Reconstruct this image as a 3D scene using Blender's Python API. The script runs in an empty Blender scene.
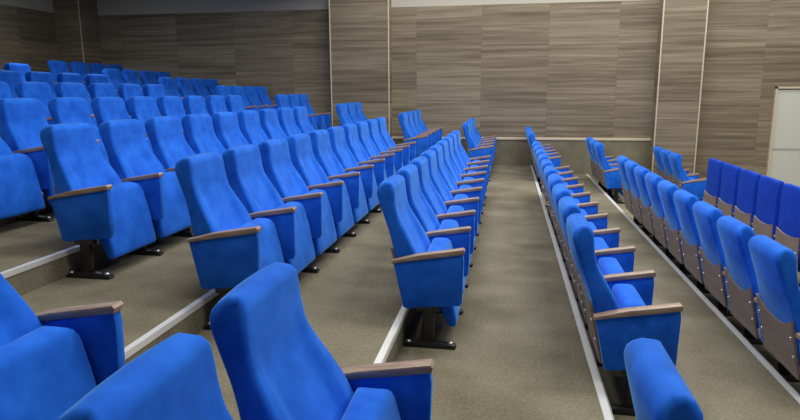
import bpy, bmesh, math, random
from mathutils import Vector, Matrix
random.seed(4)
scn = bpy.context.scene
COL = scn.collection
PI = math.pi

# ------------------------------------------------------------------ survey of the hall (metres, floor of the walkway = 0)
F_PX, PITCH, YAW, ROLL = 620.2, .1885, .1713, -.005
CAM_Z = 1.3873
PITCH_D = 1.0256          # row to row distance
RISE = .1505              # step height
X4 = .4795                # step edge behind the third row from the front
S = .55                   # seat spacing
Y_WALL = 11.98
X_BACK = -8.9
X_FRONT = 9.0
Y_NEAR = -4.0
Z_CEIL = 4.9
def xs(k): return X4 + (k - 4) * PITCH_D
def fl(k): return -(k - 3) * RISE

# ------------------------------------------------------------------ materials
def mat(name):
    m = bpy.data.materials.new(name); m.use_nodes = True
    nt = m.node_tree
    return m, nt, nt.nodes['Principled BSDF'], nt.nodes, nt.links
def simple(name, col, rough=.5, metal=0., spec=.5):
    m, nt, b, N, L = mat(name)
    b.inputs['Base Color'].default_value = (*col, 1); b.inputs['Roughness'].default_value = rough
    b.inputs['Metallic'].default_value = metal; b.inputs['Specular IOR Level'].default_value = spec
    return m
def ramp(N, pts):
    r = N.new('ShaderNodeValToRGB'); e = r.color_ramp.elements
    while len(e) < len(pts): e.new(.5)
    for i, (p, c) in enumerate(pts): e[i].position = p; e[i].color = (*c, 1)
    return r
def fabric(name, A, B, sheen):
    m, nt, b, N, L = mat(name)
    tc = N.new('ShaderNodeTexCoord'); oi = N.new('ShaderNodeObjectInfo')
    n = N.new('ShaderNodeTexNoise'); n.inputs['Scale'].default_value = 9; n.inputs['Detail'].default_value = 6
    add = N.new('ShaderNodeVectorMath'); add.operation = 'ADD'
    mul = N.new('ShaderNodeVectorMath'); mul.operation = 'SCALE'; mul.inputs[0].default_value = (13, 7, 5)
    L.new(oi.outputs['Random'], mul.inputs['Scale'])
    L.new(tc.outputs['Object'], add.inputs[0]); L.new(mul.outputs[0], add.inputs[1])
    L.new(add.outputs[0], n.inputs['Vector'])
    r = ramp(N, [(.32, A), (.68, B)])
    L.new(n.outputs['Fac'], r.inputs[0]); L.new(r.outputs[0], b.inputs['Base Color'])
    b.inputs['Roughness'].default_value = .85
    b.inputs['Specular IOR Level'].default_value = .15
    b.inputs['Sheen Weight'].default_value = sheen
    b.inputs['Sheen Roughness'].default_value = .35
    b.inputs['Sheen Tint'].default_value = (.25, .62, 1, 1)
    n2 = N.new('ShaderNodeTexNoise'); n2.inputs['Scale'].default_value = 420; n2.inputs['Detail'].default_value = 2
    L.new(tc.outputs['Object'], n2.inputs['Vector'])
    bp = N.new('ShaderNodeBump'); bp.inputs['Strength'].default_value = .18; bp.inputs['Distance'].default_value = .002
    L.new(n2.outputs['Fac'], bp.inputs['Height']); L.new(bp.outputs[0], b.inputs['Normal'])
    return m
def carpet():
    m, nt, b, N, L = mat('grey_brown_carpet')
    tc = N.new('ShaderNodeTexCoord')
    n1 = N.new('ShaderNodeTexNoise'); n1.inputs['Scale'].default_value = 2.2; n1.inputs['Detail'].default_value = 5
    n2 = N.new('ShaderNodeTexNoise'); n2.inputs['Scale'].default_value = 60; n2.inputs['Detail'].default_value = 6; n2.inputs['Roughness'].default_value = .75
    L.new(tc.outputs['Object'], n1.inputs['Vector']); L.new(tc.outputs['Object'], n2.inputs['Vector'])
    mx = N.new('ShaderNodeMath'); mx.operation = 'MULTIPLY_ADD'; mx.inputs[1].default_value = .45
    L.new(n1.outputs['Fac'], mx.inputs[0])
    m2 = N.new('ShaderNodeMath'); m2.operation = 'MULTIPLY'; m2.inputs[1].default_value = .55
    L.new(n2.outputs['Fac'], m2.inputs[0]); L.new(m2.outputs[0], mx.inputs[2])
    r = ramp(N, [(.36, (.120, .107, .074)), (.5, (.19, .173, .124)), (.64, (.27, .250, .186))])
    L.new(mx.outputs[0], r.inputs[0]); L.new(r.outputs[0], b.inputs['Base Color'])
    b.inputs['Roughness'].default_value = .95; b.inputs['Specular IOR Level'].default_value = .1
    bp = N.new('ShaderNodeBump'); bp.inputs['Strength'].default_value = .4; bp.inputs['Distance'].default_value = .004
    L.new(n2.outputs['Fac'], bp.inputs['Height']); L.new(bp.outputs[0], b.inputs['Normal'])
    return m
def laminate(name, axis, gain=1.0, pw=1.22):
    """wood-look wall boards with long horizontal grain; axis = the horizontal axis of the wall"""
    m, nt, b, N, L = mat(name)
    tc = N.new('ShaderNodeTexCoord'); sp = N.new('ShaderNodeSeparateXYZ'); L.new(tc.outputs['Object'], sp.inputs[0])
    u = sp.outputs[axis]; z = sp.outputs['Z']
    def math_(op, a, bb=None, c=None):
        q = N.new('ShaderNodeMath'); q.operation = op
        for i, v in enumerate((a, bb, c)):
            if v is None: continue
            if isinstance(v, (int, float)): q.inputs[i].default_value = v
            else: L.new(v, q.inputs[i])
        return q.outputs[0]
    pu = math_('DIVIDE', math_('ADD', u, 39.56), pw)
    pi_ = math_('FLOOR', pu); pf = math_('FRACT', pu)
    # every board column has its own offset in the grain and its own board height joints
    off = N.new('ShaderNodeTexWhiteNoise'); off.noise_dimensions = '1D'; L.new(pi_, off.inputs['W'])
    zz = math_('ADD', z, math_('MULTIPLY', off.outputs['Value'], .6))
    bz = math_('DIVIDE', zz, .305); bi = math_('FLOOR', bz); bf = math_('FRACT', bz)
    cw = N.new('ShaderNodeCombineXYZ'); L.new(pi_, cw.inputs[0]); L.new(bi, cw.inputs[1])
    wn = N.new('ShaderNodeTexWhiteNoise'); wn.noise_dimensions = '2D'; L.new(cw.outputs[0], wn.inputs['Vector'])
    # grain
    cv = N.new('ShaderNodeCombineXYZ')
    L.new(math_('ADD', math_('MULTIPLY', u, .5), math_('MULTIPLY', wn.outputs['Value'], 37.)), cv.inputs[0])
    L.new(math_('ADD', math_('MULTIPLY', z, 16.), math_('MULTIPLY', wn.outputs['Value'], 53.)), cv.inputs[1])
    g = N.new('ShaderNodeTexNoise'); g.inputs['Scale'].default_value = 1.; g.inputs['Detail'].default_value = 7; g.inputs['Roughness'].default_value = .62
    L.new(cv.outputs[0], g.inputs['Vector'])
    cv2 = N.new('ShaderNodeCombineXYZ')
    L.new(math_('MULTIPLY', u, 1.6), cv2.inputs[0]); L.new(math_('ADD', math_('MULTIPLY', z, 90.), math_('MULTIPLY', wn.outputs['Value'], 11.)), cv2.inputs[1])
    g2 = N.new('ShaderNodeTexNoise'); g2.inputs['Scale'].default_value = 1.; g2.inputs['Detail'].default_value = 4
    L.new(cv2.outputs[0], g2.inputs['Vector'])
    v = math_('ADD', math_('MULTIPLY', g.outputs['Fac'], .74), math_('MULTIPLY', g2.outputs['Fac'], .26))
    v = math_('ADD', v, math_('MULTIPLY', math_('SUBTRACT', wn.outputs['Value'], .5), .11))
    c = lambda r_, g_, b_: (r_ * gain, g_ * gain, b_ * gain)
    r = ramp(N, [(.34, c(.125, .100, .070)), (.46, c(.190, .157, .110)), (.56, c(.262, .222, .160)), (.68, c(.34, .295, .215))])
    L.new(v, r.inputs[0])
    # fine joints
    ju = math_('LESS_THAN', math_('MINIMUM', pf, math_('SUBTRACT', 1., pf)), .0035 / pw)
    jz = math_('LESS_THAN', bf, .012)
    j = math_('MULTIPLY', math_('MAXIMUM', math_('MULTIPLY', ju, .6), math_('MULTIPLY', jz, .4)), .4)
    mx = N.new('ShaderNodeMix'); mx.data_type = 'RGBA'; L.new(j, mx.inputs['Factor'])
    L.new(r.outputs[0], mx.inputs['A']); mx.inputs['B'].default_value = (.07, .055, .04, 1)
    L.new(mx.outputs['Result'], b.inputs['Base Color'])
    b.inputs['Roughness'].default_value = .5; b.inputs['Specular IOR Level'].default_value = .3
    return m
def arm_wood():
    m, nt, b, N, L = mat('armrest_wood')
    tc = N.new('ShaderNodeTexCoord'); mp = N.new('ShaderNodeMapping'); mp.inputs['Scale'].default_value = (6, 90, 60)
    L.new(tc.outputs['Object'], mp.inputs[0])
    n = N.new('ShaderNodeTexNoise'); n.inputs['Scale'].default_value = 1; n.inputs['Detail'].default_value = 4; L.new(mp.outputs[0], n.inputs['Vector'])
    r = ramp(N, [(.35, (.25, .175, .132)), (.65, (.38, .278, .215))])
    L.new(n.outputs['Fac'], r.inputs[0]); L.new(r.outputs[0], b.inputs['Base Color'])
    b.inputs['Roughness'].default_value = .38
    return m
def board_mat():
    m, nt, b, N, L = mat('grey_brown_plywood')
    tc = N.new('ShaderNodeTexCoord'); mp = N.new('ShaderNodeMapping'); mp.inputs['Scale'].default_value = (4, 4, 40)
    L.new(tc.outputs['Object'], mp.inputs[0])
    n = N.new('ShaderNodeTexNoise'); n.inputs['Scale'].default_value = 1; n.inputs['Detail'].default_value = 5; L.new(mp.outputs[0], n.inputs['Vector'])
    r = ramp(N, [(.3, (.25, .185, .138)), (.7, (.34, .262, .20))])
    L.new(n.outputs['Fac'], r.inputs[0]); L.new(r.outputs[0], b.inputs['Base Color'])
    b.inputs['Roughness'].default_value = .5
    return m
def plaster(name, col):
    m, nt, b, N, L = mat(name)
    n = N.new('ShaderNodeTexNoise'); n.inputs['Scale'].default_value = 30
    r = ramp(N, [(.3, tuple(c * .96 for c in col)), (.7, col)])
    L.new(n.outputs['Fac'], r.inputs[0]); L.new(r.outputs[0], b.inputs['Base Color'])
    b.inputs['Roughness'].default_value = .8
    return m
FABRIC = fabric('blue_velour', (.006, .098, .60), (.016, .160, .82), .6); PLAIN = fabric('blue_plain_cloth', (.004, .042, .42), (.006, .056, .52), .1); CARPET = carpet()
WOODX = laminate('laminate_boards', 'X'); WOODY = laminate('laminate_boards_side', 'Y'); WOODP = laminate('laminate_boards_wide', 'X', 1.0, 60.)
ARM = arm_wood(); BOARD = board_mat()
BLACK = simple('black_steel', (.012, .012, .013), .35)
CHROME = simple('steel_bolt', (.62, .62, .62), .3, .9)
ALU = simple('aluminium_nosing', (.80, .82, .82), .4, .3)
CREAM = simple('cream_trim', (.62, .54, .41), .5)
WHITE = plaster('white_plaster', (.50, .485, .43))
DOORW = simple('white_door_paint', (.60, .625, .575), .4)
DOORG = simple('door_groove_grey', (.42, .43, .41), .5)

# ------------------------------------------------------------------ mesh helpers
def link(name, bm, m, parent=None, smooth=40, kind=None):
    bmesh.ops.recalc_face_normals(bm, faces=bm.faces)
    me = bpy.data.meshes.new(name); bm.to_mesh(me); bm.free()
    me.materials.append(m)
    if smooth:
        me.polygons.foreach_set('use_smooth', [True] * len(me.polygons))
        me.set_sharp_from_angle(angle=math.radians(smooth))
    o = bpy.data.objects.new(name, me); COL.objects.link(o)
    if parent: o.parent = parent
    if kind: o['kind'] = kind
    return o
def box(bm, x0, x1, y0, y1, z0, z1, bev=0):
    v = [bm.verts.new(p) for p in ((x0,y0,z0),(x1,y0,z0),(x1,y1,z0),(x0,y1,z0),(x0,y0,z1),(x1,y0,z1),(x1,y1,z1),(x0,y1,z1))]
    fs = [bm.faces.new([v[i] for i in f]) for f in ((0,3,2,1),(4,5,6,7),(0,1,5,4),(1,2,6,5),(2,3,7,6),(3,0,4,7))]
    if bev:
        es = list({e for f in fs for e in f.edges})
        bmesh.ops.bevel(bm, geom=es, offset=bev, segments=2, affect='EDGES', profile=.5)
def structure(name, boxes, m, bev=0, label=None):
    bm = bmesh.new()
    for b in boxes: box(bm, *b, bev=bev)
    o = link(name, bm, m, None, 30, 'structure')
    return o
def spline(pts, n):
    """Catmull-Rom through pts (open)"""
    P = [Vector(p) for p in pts]; P = [P[0] * 2 - P[1]] + P + [P[-1] * 2 - P[-2]]
    out = []
    for i in range(1, len(P) - 2):
        for j in range(n):
            t = j / n
            a, b, c, d = P[i-1], P[i], P[i+1], P[i+2]
            out.append(.5 * ((2*b) + (c - a)*t + (2*a - 5*b + 4*c - d)*t*t + (3*b - a - 3*c + d)*t*t*t))
    out.append(P[-2]); return out
def pillow(bm, prof, hw_of, yc, rad, dent=None, nflat=6):
    """closed side profile (list of 2D x,z) carried across the width with softly rounded rims"""
    n = len(prof); P = [Vector((p[0], p[1])) for p in prof]
    area = sum(P[i].x * P[(i+1) % n].y - P[(i+1) % n].x * P[i].y for i in range(n))
    s = 1 if area > 0 else -1
    nor = []
    for i in range(n):
        d = (P[(i+1) % n] - P[i-1]).normalized(); nor.append(Vector((-d.y, d.x)) * s)   # inward
    st = []
    K = 5
    for j in range(K + 1):
        a = j / K * PI / 2
        st.append((rad * (1 - math.sin(a)), 'e', rad * (1 - math.cos(a))))               # inset, edge distance
    left = [(i_, d_) for i_, _, d_ in st]
    slices = [(-1, d, ins) for ins, d in left]
    for q in range(1, nflat): slices.append((0, -1 + 2 * q / nflat, 0))
    slices += [(1, d, ins) for ins, d in reversed(left)]
    rings = []
    for side, d, ins in slices:
        ring = []
        for i in range(n):
            hw = hw_of(P[i].x, P[i].y)
            if side == -1: y = -hw + d
            elif side == 1: y = hw - d
            else: y = d * (hw - rad)
            q = P[i] + nor[i] * ins
            if dent: q = q + nor[i] * dent(P[i], nor[i], y)
            ring.append(bm.verts.new((q.x, yc + y, q.y)))
        rings.append(ring)
    for a, b in zip(rings, rings[1:]):
        for i in range(n):
            bm.faces.new((a[i], a[(i+1) % n], b[(i+1) % n], b[i]))
    bm.faces.new(rings[0]); bm.faces.new(list(reversed(rings[-1])))
def slab(bm, poly, y0, y1, bev=0):
    """side profile polygon (x,z) extruded across y"""
    a = [bm.verts.new((x, y0, z)) for x, z in poly]; b = [bm.verts.new((x, y1, z)) for x, z in poly]
    fs = [bm.faces.new(a), bm.faces.new(list(reversed(b)))]
    n = len(poly)
    for i in range(n): fs.append(bm.faces.new((a[i], b[i], b[(i+1) % n], a[(i+1) % n])))
    bmesh.ops.recalc_face_normals(bm, faces=fs)
    if bev:
        es = list({e for f in fs[:2] for e in f.edges})
        bmesh.ops.bevel(bm, geom=es, offset=bev, segments=2, affect='EDGES', profile=.5)
def ball(bm, c, r, sz=1.):
    q = bmesh.ops.create_uvsphere(bm, u_segments=8, v_segments=6, radius=r)
    bmesh.ops.scale(bm, vec=(1, 1, sz), verts=q['verts'])
    bmesh.ops.translate(bm, vec=c, verts=q['verts'])

# ------------------------------------------------------------------ one auditorium chair (local: x = forward from the step edge, y along the row, z up)
BX, BY = .15, S / 2                 # the empty stands here
def shift(bm):
    bmesh.ops.translate(bm, vec=(-BX, -BY, 0), verts=bm.verts)
    return bm
ARM_W = .056
def backrest_bm(upright=False):
    if upright:
        front = spline([(.010, .980), (.016, .92), (.018, .82), (.026, .72), (.05, .62), (.09, .52), (.12, .44), (.13, .36), (.118, .31)], 4)
        rear = spline([(.03, .285), (-.02, .34), (-.045, .42), (-.050, .52), (-.052, .70), (-.052, .87), (-.048, .975)], 4)
        top = [Vector(p) for p in ((-.042, .993), (-.028, .998), (-.008, .997), (.004, .991))]
        ZT = 1.
    else:
        front = spline([(-.058, .870), (-.054, .825), (-.049, .775), (-.034, .712), (.000, .648), (.036, .585), (.072, .515), (.106, .435), (.124, .36), (.112, .31)], 4)
        rear = spline([(.010, .285), (-.014, .36), (-.046, .50), (-.074, .60), (-.104, .69), (-.132, .772), (-.150, .826), (-.153, .848)], 4)
        top = [Vector(p) for p in ((-.149, .868), (-.137, .883), (-.115, .895), (-.090, .899), (-.070, .891))]
        ZT = .901
    bot = [Vector(p) for p in ((.095, .285), (.05, .275))]
    prof = front + bot + rear + top
    def hw(x, z):
        if upright:
            t = max(0, min(1, (z - .885) / .115)); return .238 - .022 * t ** 5
        t = max(0, min(1, (z - .49) / .24)); t = t * t * (3 - 2 * t)
        w = .244 - .040 * t
        t = max(0, min(1, (z - .765) / (ZT - .765)))
        return w - .006 * t - .040 * (1 - math.sqrt(max(0, 1 - t ** 4)))
    def dent(p, n, y):
        if n.x < -.3 and .33 < p.y < .775:                # front face: hollow between two soft side bolsters
            k = math.sin(PI * (p.y - .33) / .445)
            return .022 * k * max(0, 1 - (abs(y) / .160) ** 8)
        if n.x > .3 and p.y > .48:                       # the rear bulges
            k = min(1, (p.y - .48) / .2) * (1 - .6 * max(0, min(1, (p.y - .74) / .12)))
            return (-.004 if upright else -.024 * k) * max(0, 1 - (y / .20) ** 2)
        return 0
    bm = bmesh.new(); pillow(bm, prof, hw, S / 2, .018, dent, 20)
    return shift(bm)
REAR = {False: [(.215, .016), (.34, -.010), (.50, -.046), (.60, -.074), (.70, -.104), (.80, -.134)],
        True: [(.215, -.030), (.34, -.040), (.45, -.047), (.62, -.052), (.80, -.052)]}
def rear_x(z, upright=False):
    pts = REAR[upright]
    for (z0, x0), (z1, x1) in zip(pts, pts[1:]):
        if z <= z1: return x0 + (x1 - x0) * (z - z0) / (z1 - z0)
    return pts[-1][1]
def back_board_bm(upright=False):
    bm = bmesh.new(); nx, nz = 12, 6; W = .225
    def P(i, j, off):
        u = -1 + 2 * i / nx; y = u * W
        zt = (.555 if upright else .475) + (.028 if upright else .065) * abs(u) ** 2.4; zb = .225
        z = zb + (zt - zb) * j / nz
        return bm.verts.new((rear_x(z, upright) - .016 + off, S / 2 + y, z))
    A = [[P(i, j, 0) for j in range(nz + 1)] for i in range(nx + 1)]
    B = [[P(i, j, .014) for j in range(nz + 1)] for i in range(nx + 1)]
    for i in range(nx):
        for j in range(nz):
            bm.faces.new((A[i][j], A[i][j+1], A[i+1][j+1], A[i+1][j])); bm.faces.new((B[i][j], B[i+1][j], B[i+1][j+1], B[i][j+1]))
    for i in range(nx):
        bm.faces.new((A[i][0], A[i+1][0], B[i+1][0], B[i][0])); bm.faces.new((A[i][nz], B[i][nz], B[i+1][nz], A[i+1][nz]))
    for j in range(nz):
        bm.faces.new((A[0][j], B[0][j], B[0][j+1], A[0][j+1])); bm.faces.new((A[nx][j], A[nx][j+1], B[nx][j+1], B[nx][j]))
    return shift(bm)
def bolt_bm(u, z, upright=False):
    bm = bmesh.new(); ball(bm, (rear_x(z, upright) - .018, S / 2 + u * .205, z), .0095); return shift(bm)
def seat_bm():
    prof = spline([(.142, .34), (.112, .42), (.106, .465), (.116, .50), (.146, .516), (.190, .515), (.220, .492), (.242, .41), (.262, .33), (.284, .21),
                   (.296, .125), (.282, .104), (.258, .104), (.236, .135), (.190, .23)], 3)
    def hw(x, z):
        w = .236
        if z > .42: w -= .050 * ((z - .42) / .097) ** 4
        return w
    bm = bmesh.new(); pillow(bm, prof, hw, S / 2, .022, None, 6)
    return shift(bm)
def panel_bm(y):
    bm = bmesh.new()
    slab(bm, [(-.044, .473), (.330, .540), (.336, .50), (.330, .27), (.318, .250), (.025, .221), (.008, .228)], y - .021, y + .021, .006)
    return shift(bm)
def armrest_bm(y):
    bm = bmesh.new()
    lo = [(-.054, .472), (.10, .499), (.337, .538)]; hi = [(.341, .556), (.333, .566), (.10, .528), (-.052, .489)]
    slab(bm, lo + hi, y - ARM_W / 2, y + ARM_W / 2, .006)
    return shift(bm)
def post_bm(y):
    bm = bmesh.new()
    box(bm, .115, .178, y - .017, y + .017, .03, .30, .004)
    box(bm, .085, .21, y - .020, y + .020, .205, .245, .004)
    return shift(bm)
def foot_bm(y):
    bm = bmesh.new()
    slab(bm, [(.012, 0), (.292, 0), (.300, .010), (.293, .022), (.20, .036), (.10, .036), (.02, .024), (.006, .012)], y - .026, y + .026, .006)
    return shift(bm)
def cap_bm(x, y):
    bm = bmesh.new(); ball(bm, (x, y, .027), .016, .6); return shift(bm)

def make_chair(upright=False):
    fab = PLAIN if upright else FABRIC
    r = bpy.data.objects.new('auditorium_chair', None); COL.objects.link(r)
    r.empty_display_size = .1
    link('backrest', backrest_bm(upright), fab, r, 60)
    bd = link('back_board', back_board_bm(upright), BOARD, r, 40)
    bd['label'] = 'grey-brown wooden board low on the back'
    for u in (-1, 1):
        for z in (.44, .34): link('bolt', bolt_bm(u, z, upright), CHROME, bd, 60)
    link('seat', seat_bm(), FABRIC, r, 60)
    side_unit(r, 0, upright)
    return r
def side_unit(r, y, upright=False):
    p = link('side_panel', panel_bm(y), BLACK if upright else FABRIC, r, 35)
    a = link('armrest', armrest_bm(y), ARM, p, 35); a['label'] = 'brown wooden armrest top'
    q = link('post', post_bm(y), BLACK, r, 35)
    f = link('foot', foot_bm(y), BLACK, r, 35); f['label'] = 'black steel foot bar'
    for x in (.035, .268): link('bolt_cap', cap_bm(x, y), CHROME, f, 60)
def copy_tree(o, parent=None, skip=()):
    c = o.copy(); COL.objects.link(c)
    if parent: c.parent = parent
    for ch in o.children:
        if ch.name.split('.')[0] in skip: continue
        copy_tree(ch, c, skip)
    return c

# ------------------------------------------------------------------ camera
cd = bpy.data.cameras.new('camera'); cam = bpy.data.objects.new('camera', cd); COL.objects.link(cam)
cd.sensor_width = 36; cd.lens = F_PX * 36 / 800; cd.clip_start = .05; cd.clip_end = 60
c_, s_ = math.cos(YAW), math.sin(YAW)
fw = Vector((-s_ * math.cos(PITCH), c_ * math.cos(PITCH), -math.sin(PITCH)))
rt = Vector((c_, s_, 0)); up = rt.cross(fw)
r2 = math.cos(ROLL) * rt + math.sin(ROLL) * up; u2 = -math.sin(ROLL) * rt + math.cos(ROLL) * up
M = Matrix((r2, u2, -fw)).transposed().to_4x4(); M.translation = Vector((0, 0, CAM_Z))
cam.matrix_world = M
scn.camera = cam
def px(p):
    d = Vector(p) - Vector((0, 0, CAM_Z)); w = d.dot(fw)
    if w < .1: return None
    return 400 + F_PX * d.dot(r2) / w, 210 - F_PX * d.dot(u2) / w

# ------------------------------------------------------------------ seating plan: rows -4 (back) .. 6 (front); three blocks along each row
ROWWORD = {6: 'front row', 5: 'second row', 4: 'third row', 3: 'fourth row', 2: 'fifth row', 1: 'sixth row', 0: 'seventh row',
           -1: 'eighth row', -2: 'ninth row', -3: 'tenth row', -4: 'eleventh row'}
ORD = ['', 'first', 'second', 'third', 'fourth', 'fifth', 'sixth', 'seventh', 'eighth', 'ninth', 'tenth']
proto = make_chair(); proto_up = make_chair(True)
def in_view(x, y, z):
    pts = [px((x + a, y + b, z + c)) for a in (-.11, .33) for b in (0, S) for c in (.13, .95)]
    pts = [p for p in pts if p]
    if not pts: return False
    return max(p[0] for p in pts) > 4 and min(p[0] for p in pts) < 796 and min(p[1] for p in pts) < 416 and max(p[1] for p in pts) > 2
MAIN_EVEN, N_EVEN = 2.918, 10
MAIN_ODD, N_ODD = 3.212, 9
plan = []
for k in range(-4, 7):
    rw = ROWWORD[k]; even = k % 2 == 0
    y0, n = (MAIN_EVEN, N_EVEN) if even else (MAIN_ODD, N_ODD)
    dx = .03 if k == 6 else 0
    for i in range(n):
        if 1 <= k <= 4:
            lab = ('blue auditorium chair at near end of main block, %s from the front' % rw) if i == 0 else \
                  ('blue auditorium chair, %s from near end of main block, %s from the front' % (ORD[i + 1], rw))
        else:
            lab = 'blue auditorium chair, %s from far end of main block, %s from the front' % (ORD[n - i], rw)
        plan.append((k, y0 + i * S, lab, 'chairs of the main block', i == n - 1, dx))
    yf, nf = 9.735, (3 if k in (0, 1, 5, 6) else 4)
    for i in range(nf):
        lab = 'blue auditorium chair, %s from aisle in block by wooden wall, %s' % (ORD[i + 1], rw)
        plan.append((k, yf + i * S, lab, 'chairs of the block by the far wall', i == nf - 1, .1 if k == 6 else 0))
    if k in (2, 3, 4):
        ye = 1.742 if even else 1.788
        for i in range(3):
            lab = 'blue auditorium chair in the foreground, %s beyond the near aisle, %s from the front' % (ORD[i + 1], rw)
            plan.append((k, ye - (i + 1) * S, lab, 'chairs of the foreground block', i == 0, 0))
# seats the photograph shows nothing of (row, counted along the block)
UNSEEN = {('eleventh row', 'first from far'), ('tenth row', 'third from far'), ('ninth row', 'fifth from far'), ('eighth row', 'seventh from far'),
          ('fourth row', 'third beyond'), ('third row', 'second beyond'), ('third row', 'third beyond'), ('front row', 'sixth from far')}
chairs = []
used = set()
for k, y, lab, grp, last, dx in plan:
    if not in_view(xs(k) + dx, y, fl(k)): continue
    if any(a in lab and b in lab for a, b in UNSEEN): continue
    src = proto_up if (k == 6 and 'main' in grp) else proto
    o = copy_tree(src) if src in used else src
    used.add(src)
    chairs.append((o, (xs(k) + dx + BX, y + BY, fl(k)), lab, grp, last, k))
# the far end of every bank closes with one more side panel, given to its last chair
end_src = None
for o, loc, lab, grp, last, k in chairs:
    o.location = loc; o['label'] = lab.replace('front row from the front', 'front row'); o['category'] = 'chair'; o['group'] = grp
    if last:
        if end_src is None:
            before = set(o.children); side_unit(o, S)
            end_src = [c for c in o.children if c not in before]
        else:
            for c in end_src: copy_tree(c, o)

# ------------------------------------------------------------------ the room
XR = X_FRONT
# stepped carpeted floor
bm = bmesh.new()
for k in range(-5, 7):
    x0 = X_BACK - .1 if k == -5 else xs(k); x1 = XR if k == 6 else xs(k + 1)
    box(bm, x0, x1, Y_NEAR, Y_WALL, -1.2, fl(k))
link('floor', bm, CARPET, None, 0, 'structure')
# aluminium nosing on every step edge
for n, k in enumerate(range(-4, 7)):
    z = fl(k - 1); x = xs(k)
    structure('trim_%d' % (n + 1), [(x - .036, x + .003, Y_NEAR, Y_WALL - .02, z, z + .004), (x, x + .005, Y_NEAR, Y_WALL - .02, z - .022, z + .004)], ALU)
WT = CAM_Z + 1.56      # top of the boards
# far wall: boards with white plaster above
structure('wall_far', [(X_BACK - .2, XR, Y_WALL, Y_WALL + .2, -1.2, WT)], WOODX)
structure('wall_far_upper', [(X_BACK - .2, XR, Y_WALL + .006, Y_WALL + .2, WT, Z_CEIL)], WHITE)
structure('wall_back', [(X_BACK - .2, X_BACK, Y_NEAR, Y_WALL, 0, WT)], WOODY)
structure('wall_back_upper', [(X_BACK - .2, X_BACK - .006, Y_NEAR, Y_WALL, WT, Z_CEIL)], WHITE)
structure('wall_near', [(X_BACK - .2, XR, Y_NEAR - .2, Y_NEAR, -1.2, Z_CEIL)], WHITE)
structure('wall_front', [(XR, XR + .2, Y_NEAR - .2, Y_WALL + .2, -1.2, Z_CEIL)], WHITE)
structure('ceiling', [(X_BACK - .2, XR + .2, Y_NEAR - .2, Y_WALL + .2, Z_CEIL, Z_CEIL + .15)], WHITE)
# boxed pilasters with pale corner strips
PD = .28
def pilaster(name, x0, x1, yf, m, tn, edges):
    structure(name, [(x0, x1, yf, Y_WALL, -1.2, Z_CEIL)], m)
    for i, x in enumerate(edges):
        structure('trim_%d' % (tn + i), [(x - .011, x + .011, yf - .010, yf + .02, -1.2, Z_CEIL)], CREAM, .003)
pilaster('wall_pilaster_left', -3.36, -2.22, Y_WALL - PD, WOODP, 21, (-3.345, -2.225))
pilaster('wall_pilaster_right', 2.575, 3.30, Y_WALL - PD, WOODP, 23, (2.585, 3.29))
pilaster('wall_pilaster_corner', X_BACK, -8.33, Y_WALL - .55, WOODP, 25, (-8.345,))
# carpeted plinth along the foot of the far wall with a pale cap
ZP = CAM_Z - .873
structure('baseboard_far', [(-2.22, 2.575, Y_WALL - .03, Y_WALL, -1.0, ZP - .03)], CARPET)
structure('trim_31', [(-2.22, 2.575, Y_WALL - .045, Y_WALL, ZP - .03, ZP + .015)], CREAM, .004)
structure('baseboard_far_left', [(-8.33, -3.36, Y_WALL - .03, Y_WALL, -.5, ZP - .03)], CARPET)
structure('trim_32', [(-8.33, -3.36, Y_WALL - .045, Y_WALL, ZP - .03, ZP + .015)], CREAM, .004)
# white door at the right
dx0, dz1 = 4.58, CAM_Z + .05
d = structure('door_1', [(dx0 + .03, dx0 + 1.5, Y_WALL - .03, Y_WALL + .0, -.45, dz1 - .05)], DOORW)
bm = bmesh.new()
box(bm, dx0, dx0 + .03, Y_WALL - .06, Y_WALL, -.45, dz1); box(bm, dx0, dx0 + 1.53, Y_WALL - .06, Y_WALL, dz1 - .03, dz1)
link('door_frame', bm, CREAM, d, 30)
bm = bmesh.new(); box(bm, dx0 + .04, dx0 + 1.49, Y_WALL - .034, Y_WALL - .029, CAM_Z - 1.05, CAM_Z - 1.01)
link('door_rail', bm, DOORG, d, 30)

# unseen soffit over the rear rows, added to block lamp light and darken the wall
structure('added_rear_soffit', [(X_BACK - .2, -3.30, Y_NEAR, Y_WALL, 3.4, Z_CEIL)], WHITE)
# ------------------------------------------------------------------ light: ceiling lamps of the hall
def lamp(name, x, y, z, sx, sy, power, col=(1, .96, .88)):
    l = bpy.data.lights.new(name, 'AREA'); l.shape = 'RECTANGLE'; l.size = sx; l.size_y = sy; l.energy = power; l.color = col
    o = bpy.data.objects.new(name, l); COL.objects.link(o); o.location = (x, y, z); return o
for x, p in ((-1.2, 76), (1.6, 92), (4.6, 92)):
    for y, q in ((1.8, .6), (4.5, 1.), (7.5, 1.), (10.4, .8)): lamp('ceiling_lamp', x, y, Z_CEIL - .03, 2.2, 1.2, p * q)
for x, y, p in ((-5.2, 2.8, 24), (-6.4, 8.4, 46)): lamp('ceiling_lamp', x, y, 3.37, 1.2, .6, p, (.88, .96, 1.))
w = bpy.data.worlds.new('world'); scn.world = w; w.use_nodes = True
w.node_tree.nodes['Background'].inputs[0].default_value = (.8, .85, 1, 1); w.node_tree.nodes['Background'].inputs[1].default_value = .0

scn.view_settings.view_transform = 'Standard'; scn.view_settings.look = 'None'
scn.view_settings.exposure = 0.0; scn.view_settings.gamma = 1; scn.view_settings.use_curve_mapping = False
scn.cycles.max_bounces = 8
